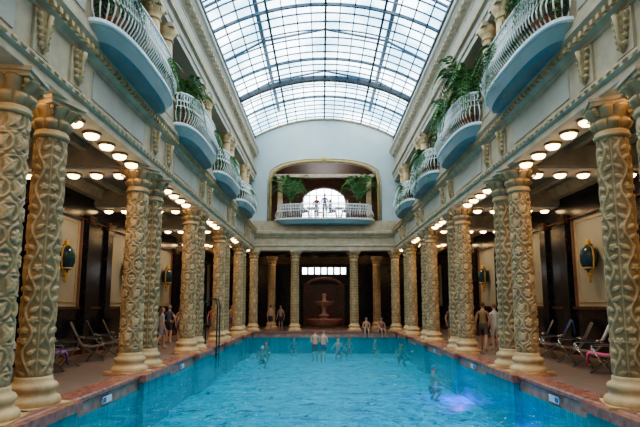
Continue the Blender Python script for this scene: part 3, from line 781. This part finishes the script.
    vs=[v.co.copy() for v in em.vertices]; fs=[tuple(p.vertices) for p in em.polygons]
    bpy.data.objects.remove(ob)
    b=MB()
    groups={sk:[],bk:[]}
    if tk: groups[tk]=[]
    for f in fs:
        c=sum((vs[i] for i in f),Vector())/len(f); best=None;bd=9
        for a,e in E:
            A=J[a][0];B=J[e][0];AB=B-A;t=max(0,min(1,(c-A).dot(AB)/max(1e-9,AB.length_squared)));dd=(c-A-AB*t).length-J[a][1]*.3
            if dd<bd: bd=dd;best=(a,e,t)
        a,e,t=best; k=sk
        if e[:3]=='hip' : k=bk
        if a=='pel' and e=='bel' and t<.5: k=bk
        if a[:3]=='hip' and t<shortlen: k=bk
        if tk:
            if (a=='pel' and e=='bel' and t>=.5) or a in('bel','che') or e[:2]=='sh' or (a[:2]=='sh' and t<.45): k=tk
        groups[k].append(f)
    for k,ff in groups.items():
        used=sorted({i for f in ff for i in f}); mp={g:j for j,g in enumerate(used)}
        b.add([vs[i] for i in used],[tuple(mp[i] for i in f) for f in ff],k,True)
    hc=J['hb'][0]+Vector((0,-.01,.06)); seg=20;rg=16
    def hp(ph,a,sc=1.0):
        x=math.cos(ph)*math.cos(a);y=math.cos(ph)*math.sin(a);z=math.sin(ph)
        X=x*.076;Y=y*.095;Z=z*.118
        if z<0: X*=1+.28*z; Y*=(1+.22*z if y>0 else 1+.08*z)
        if y<-.8 and abs(x)<.28: 
            if -.35<z<.12: Y-=.022*(1-abs(x)/.28)*(1-abs(z+.15)/.3 if abs(z+.15)<.3 else 0)
        if y<-.5 and .12<z<.3 and .2<abs(x)<.6: Y+=.006
        return Vector((X*sc,Y*sc,Z*sc))+hc
    def hs(k,sc,cond):
        vv=[];ff=[]
        for i in range(rg):
            for j in range(seg):
                p0=-pi/2+pi*i/rg;p1=-pi/2+pi*(i+1)/rg;a0=2*pi*j/seg;a1=2*pi*(j+1)/seg
                if cond((p0+p1)/2,(a0+a1)/2):
                    n=len(vv); vv+=[hp(p0,a0,sc),hp(p0,a1,sc),hp(p1,a1,sc),hp(p1,a0,sc)]; ff.append((n,n+1,n+2,n+3))
        b.add(vv,ff,k,True)
    hs(sk,1,lambda p,a:True)
    if ck: hs(ck,1.07,lambda p,a: math.sin(p)>.22 or (math.sin(a)>.2 and math.sin(p)>-.1))
    else:
        hs(hk,1.09,lambda p,a: math.sin(p)>.5 or (math.sin(a)>-.15 and math.sin(p)>-.25) )
        if longhair:
            b.tube([hc+Vector((0,.07,.05)),hc+Vector((0,.10,-.06)),hc+Vector((0,.10,-.18)),hc+Vector((0,.09,-.30))],[.06,.075,.065,.025],10,hk)
    for sg in (-1,1):
        b.ball(hc+Vector((.030*sg,-.083,.012)),.0125,dk,8,6); b.ball(hc+Vector((.077*sg,.005,-.005)),(.012,.02,.032),sk,8,6)
        b.ball(hc+Vector((.030*sg,-.086,.034)),(.018,.008,.004),hk,6,4)
    b.ball(hc+Vector((0,-.083,-.055)),(.024,.01,.007),lk,8,4)
    me=b.mesh(name,False)
    bb=bmesh.new(); bb.from_mesh(me); bmesh.ops.remove_doubles(bb,verts=bb.verts,dist=.0004); bb.to_mesh(me); bb.free()
    inst(name,me,loc,rz,sc=h/1.78)
tan=(.50,.27,.17); pale=(.60,.36,.26); dkk=(.36,.19,.12)
person('standing_man',(-7.3,23.6,DZ),pi*.9,'stand',pale,(.10,.10,.13),(.05,.05,.08),hair=(.25,.22,.18),arm='hips')
person('standing_woman',(-6.85,24.2,DZ),pi*1.2,'walk',pale,(.05,.06,.18),(.04,.05,.12),hair=(.12,.06,.03),longhair=True,h=1.68)
person('standing_man',(-6.1,27.3,DZ),.6,'stand',tan,(.5,.12,.10),(.08,.08,.1))
person('walking_woman',(-6.6,20.3,DZ),2.3,'walk',pale,(.35,.35,.4),(.3,.3,.35),hair=(.2,.1,.05),longhair=True,h=1.66)
person('walking_man',(-3.75,35.1,DZ),2.6,'walk',tan,None,(.02,.02,.03),arm='down')
person('standing_man',(-3.05,35.3,DZ),-.3,'stand',dkk,None,(.05,.03,.03),arm='down')
person('walking_man',(5.95,19.3,DZ),2.7,'walk',tan,(.30,.20,.10),(.10,.08,.07),h=1.85)
person('standing_man',(6.5,19.6,DZ),pi*1.05,'stand',pale,(.5,.5,.47),(.5,.5,.47),h=1.80,hair=(.12,.08,.05))
person('standing_woman',(7.1,20.1,DZ),2.9,'walk',pale,(.65,.35,.3),(.5,.2,.2),hair=(.15,.07,.03),longhair=True,h=1.68)
person('standing_man',(6.3,25.6,DZ),.4,'stand',tan,(.1,.1,.12),(.1,.1,.1))
person('standing_man',(6.1,28.3,DZ),1.4,'stand',pale,None,(.1,.1,.3))
person('standing_woman',(-7.6,26.5,DZ),.5,'stand',pale,(.5,.3,.1),(.1,.1,.3),hair=(.3,.18,.08),longhair=True,h=1.66)
person('standing_man',(-5.9,31.9,DZ),1.0,'stand',tan,None,(.1,.1,.3))
person('sitting_man',(2.75,YP-.02,.52),0,'sit',tan,None,(.03,.04,.08),arm='lap')
person('sitting_man',(3.75,YP-.02,.52),.2,'sit',tan,(.4,.15,.12),(.03,.04,.08),arm='lap')
person('bather',(-.55,28.2,PD),pi,'stand',pale,None,(.1,.02,.02),cap=(.55,.06,.06),arm='fold',h=1.80)
person('bather',(-.10,28.3,PD),2.7,'stand',(.66,.40,.31),None,(.1,.02,.1),hair=(.3,.2,.12),arm='fold',h=1.76)
person('swimmer',(-3.15,25.3,PD),.4,'crouch',pale,None,(.1,.1,.3),arm='swim',cap=(.5,.5,.5),h=1.60)
person('swimmer',(-3.25,28.4,PD),-.4,'crouch',tan,None,(.1,.1,.3),arm='swim',h=1.64)
person('swimmer',(.75,29.6,PD),.2,'crouch',pale,None,(.1,.1,.3),arm='out',hair=(.3,.12,.05),h=1.76)
person('swimmer',(1.5,31.4,PD),-.2,'crouch',tan,None,(.1,.1,.3),arm='swim',h=1.64)
person('swimmer',(-1.9,31.8,PD),-.2,'crouch',pale,None,(.1,.1,.3),arm='swim',h=1.62,cap=(.1,.1,.4))
person('swimmer',(4.0,27.2,PD),.2,'crouch',tan,None,(.1,.1,.3),arm='swim',h=1.62)
person('swimmer',(3.0,31.0,PD),.9,'crouch',pale,None,(.1,.1,.3),arm='swim',h=1.60)
person('swimmer',(3.45,17.0,PD),1.9,'crouch',pale,None,(.4,.1,.2),arm='swim',cap=(.02,.20,.45),h=1.62)
def cafe_chair(loc,rz):
    b=MB(); b.lathe([(.2,.44),(.21,.46),(.2,.48)],(0,0,0),14,'white')
    for a in range(4):
        g=pi/4+a*pi/2; b.tube([(.15*math.cos(g),.15*math.sin(g),.45),(.2*math.cos(g),.2*math.sin(g),0)],.013,5,'white')
    b.tube([(-.14,.14,.46),(-.17,.16,.8),(-.1,.19,.92),(.1,.19,.92),(.17,.16,.8),(.14,.14,.46)],.014,5,'white'); b.tube([(-.16,.15,.68),(.16,.15,.68)],.012,5,'white')
    b.obj('cafe_chair',loc,rz)
b=MB(); b.lathe([(.35,.72),(.36,.74),(.35,.76)],(0,0,0),24,'white'); b.tube([(0,0,.72),(0,0,.05)],.03,8,'white'); b.lathe([(.22,0),(.2,.03),(.04,.06)],(0,0,0),16,'white'); tb=b.mesh('cafe_table')
UZ=8.03; UY=YB-.25
for x in (-.9,1.0):
    inst('cafe_table',tb,(x,UY,UZ)); cafe_chair((x-.62,UY,UZ),pi/2); cafe_chair((x+.62,UY,UZ),-pi/2)
person('seated_guest',(-1.52,UY,UZ+.48),pi/2,'sit',pale,(.7,.7,.68),(.1,.1,.2),arm='lap')
person('seated_guest',(.38,UY,UZ+.48),pi/2,'sit',tan,(.08,.10,.25),(.1,.1,.2),arm='lap')
person('seated_guest',(1.62,UY,UZ+.48),-pi/2,'sit',pale,(.5,.1,.1),(.1,.1,.2),arm='lap',longhair=True)
person('standing_guest',(0.02,YB-.45,UZ),.2,'stand',pale,(.15,.12,.3),(.1,.1,.15),arm='fold')
person('standing_guest',(-.55,YB+.35,UZ),-.4,'stand',tan,(.3,.06,.06),(.1,.1,.15),arm='fold')

# ------------------------------------------------------------ lights
def light(name,kind,loc,e,col,rot=(0,0,0),**kw):
    L=bpy.data.lights.new(name,kind); L.energy=e; L.color=col
    for k,v in kw.items(): setattr(L,k,v)
    o=bpy.data.objects.new(name,L); COL.objects.link(o); o.location=loc; o.rotation_euler=rot; return o
p=light('skylight_portal','AREA',(0,(Y0+YB)/2,15.5),1,(1,1,1),shape='RECTANGLE',size=10.0,size_y=YB-Y0)
p.data.cycles.is_portal=True
for y,c in ((12.2,(.18,.03,1.0)),(17.4,(.55,.06,1.0))):
    light('underwater_lamp','SPOT',(4.45,y,-.25),110,c,rot=(0,math.radians(25),0),spot_size=2.4,shadow_soft_size=.08)
for s in (1,-1):
    for y in BAY+[33.5]:
        light('aisle_lamp','SPOT',(s*7.0,y,6.3),230,(1,.74,.46),spot_size=2.7,spot_blend=.6,shadow_soft_size=.25)
for x in (-2.5,2.5): light('aisle_lamp','SPOT',(x,37.2,6.3),110,(1,.78,.55),spot_size=2.6,spot_blend=.6,shadow_soft_size=.25)
light('gallery_fill_light','SPOT',(0,36.5,12.0),120,(1,.75,.5),spot_size=2.8,spot_blend=.6,shadow_soft_size=.25)  # added warm fill light for the upper back room, no fitting there

w=bpy.data.worlds.new('overcast_sky'); S.world=w; w.use_nodes=True
n=w.node_tree.nodes; l=w.node_tree.links; bg=n['Background']
tc=n.new('ShaderNodeTexCoord'); nz=n.new('ShaderNodeTexNoise'); nz.inputs['Scale'].default_value=2.2; nz.inputs['Detail'].default_value=4
l.new(tc.outputs['Generated'],nz.inputs['Vector'])
r=n.new('ShaderNodeValToRGB'); r.color_ramp.elements[0].position=.35; r.color_ramp.elements[1].position=.65
r.color_ramp.elements[0].color=(.88,.94,1,1); r.color_ramp.elements[1].color=(1,.97,.92,1)
l.new(nz.outputs['Fac'],r.inputs['Fac']); l.new(r.outputs['Color'],bg.inputs['Color']); bg.inputs['Strength'].default_value=8.5

try: S.view_settings.look='AgX - Medium High Contrast'
except Exception as ex: print(ex)

# ------------------------------------------------------------ camera
c=bpy.data.cameras.new('camera'); co=bpy.data.objects.new('camera',c); COL.objects.link(co)
c.sensor_width=36; c.lens=500/640*36; c.shift_y=24/640; c.clip_end=200
co.location=(-.17,0,2.2); co.rotation_euler=(math.radians(90+7.7),0,math.radians(.23))
S.camera=co
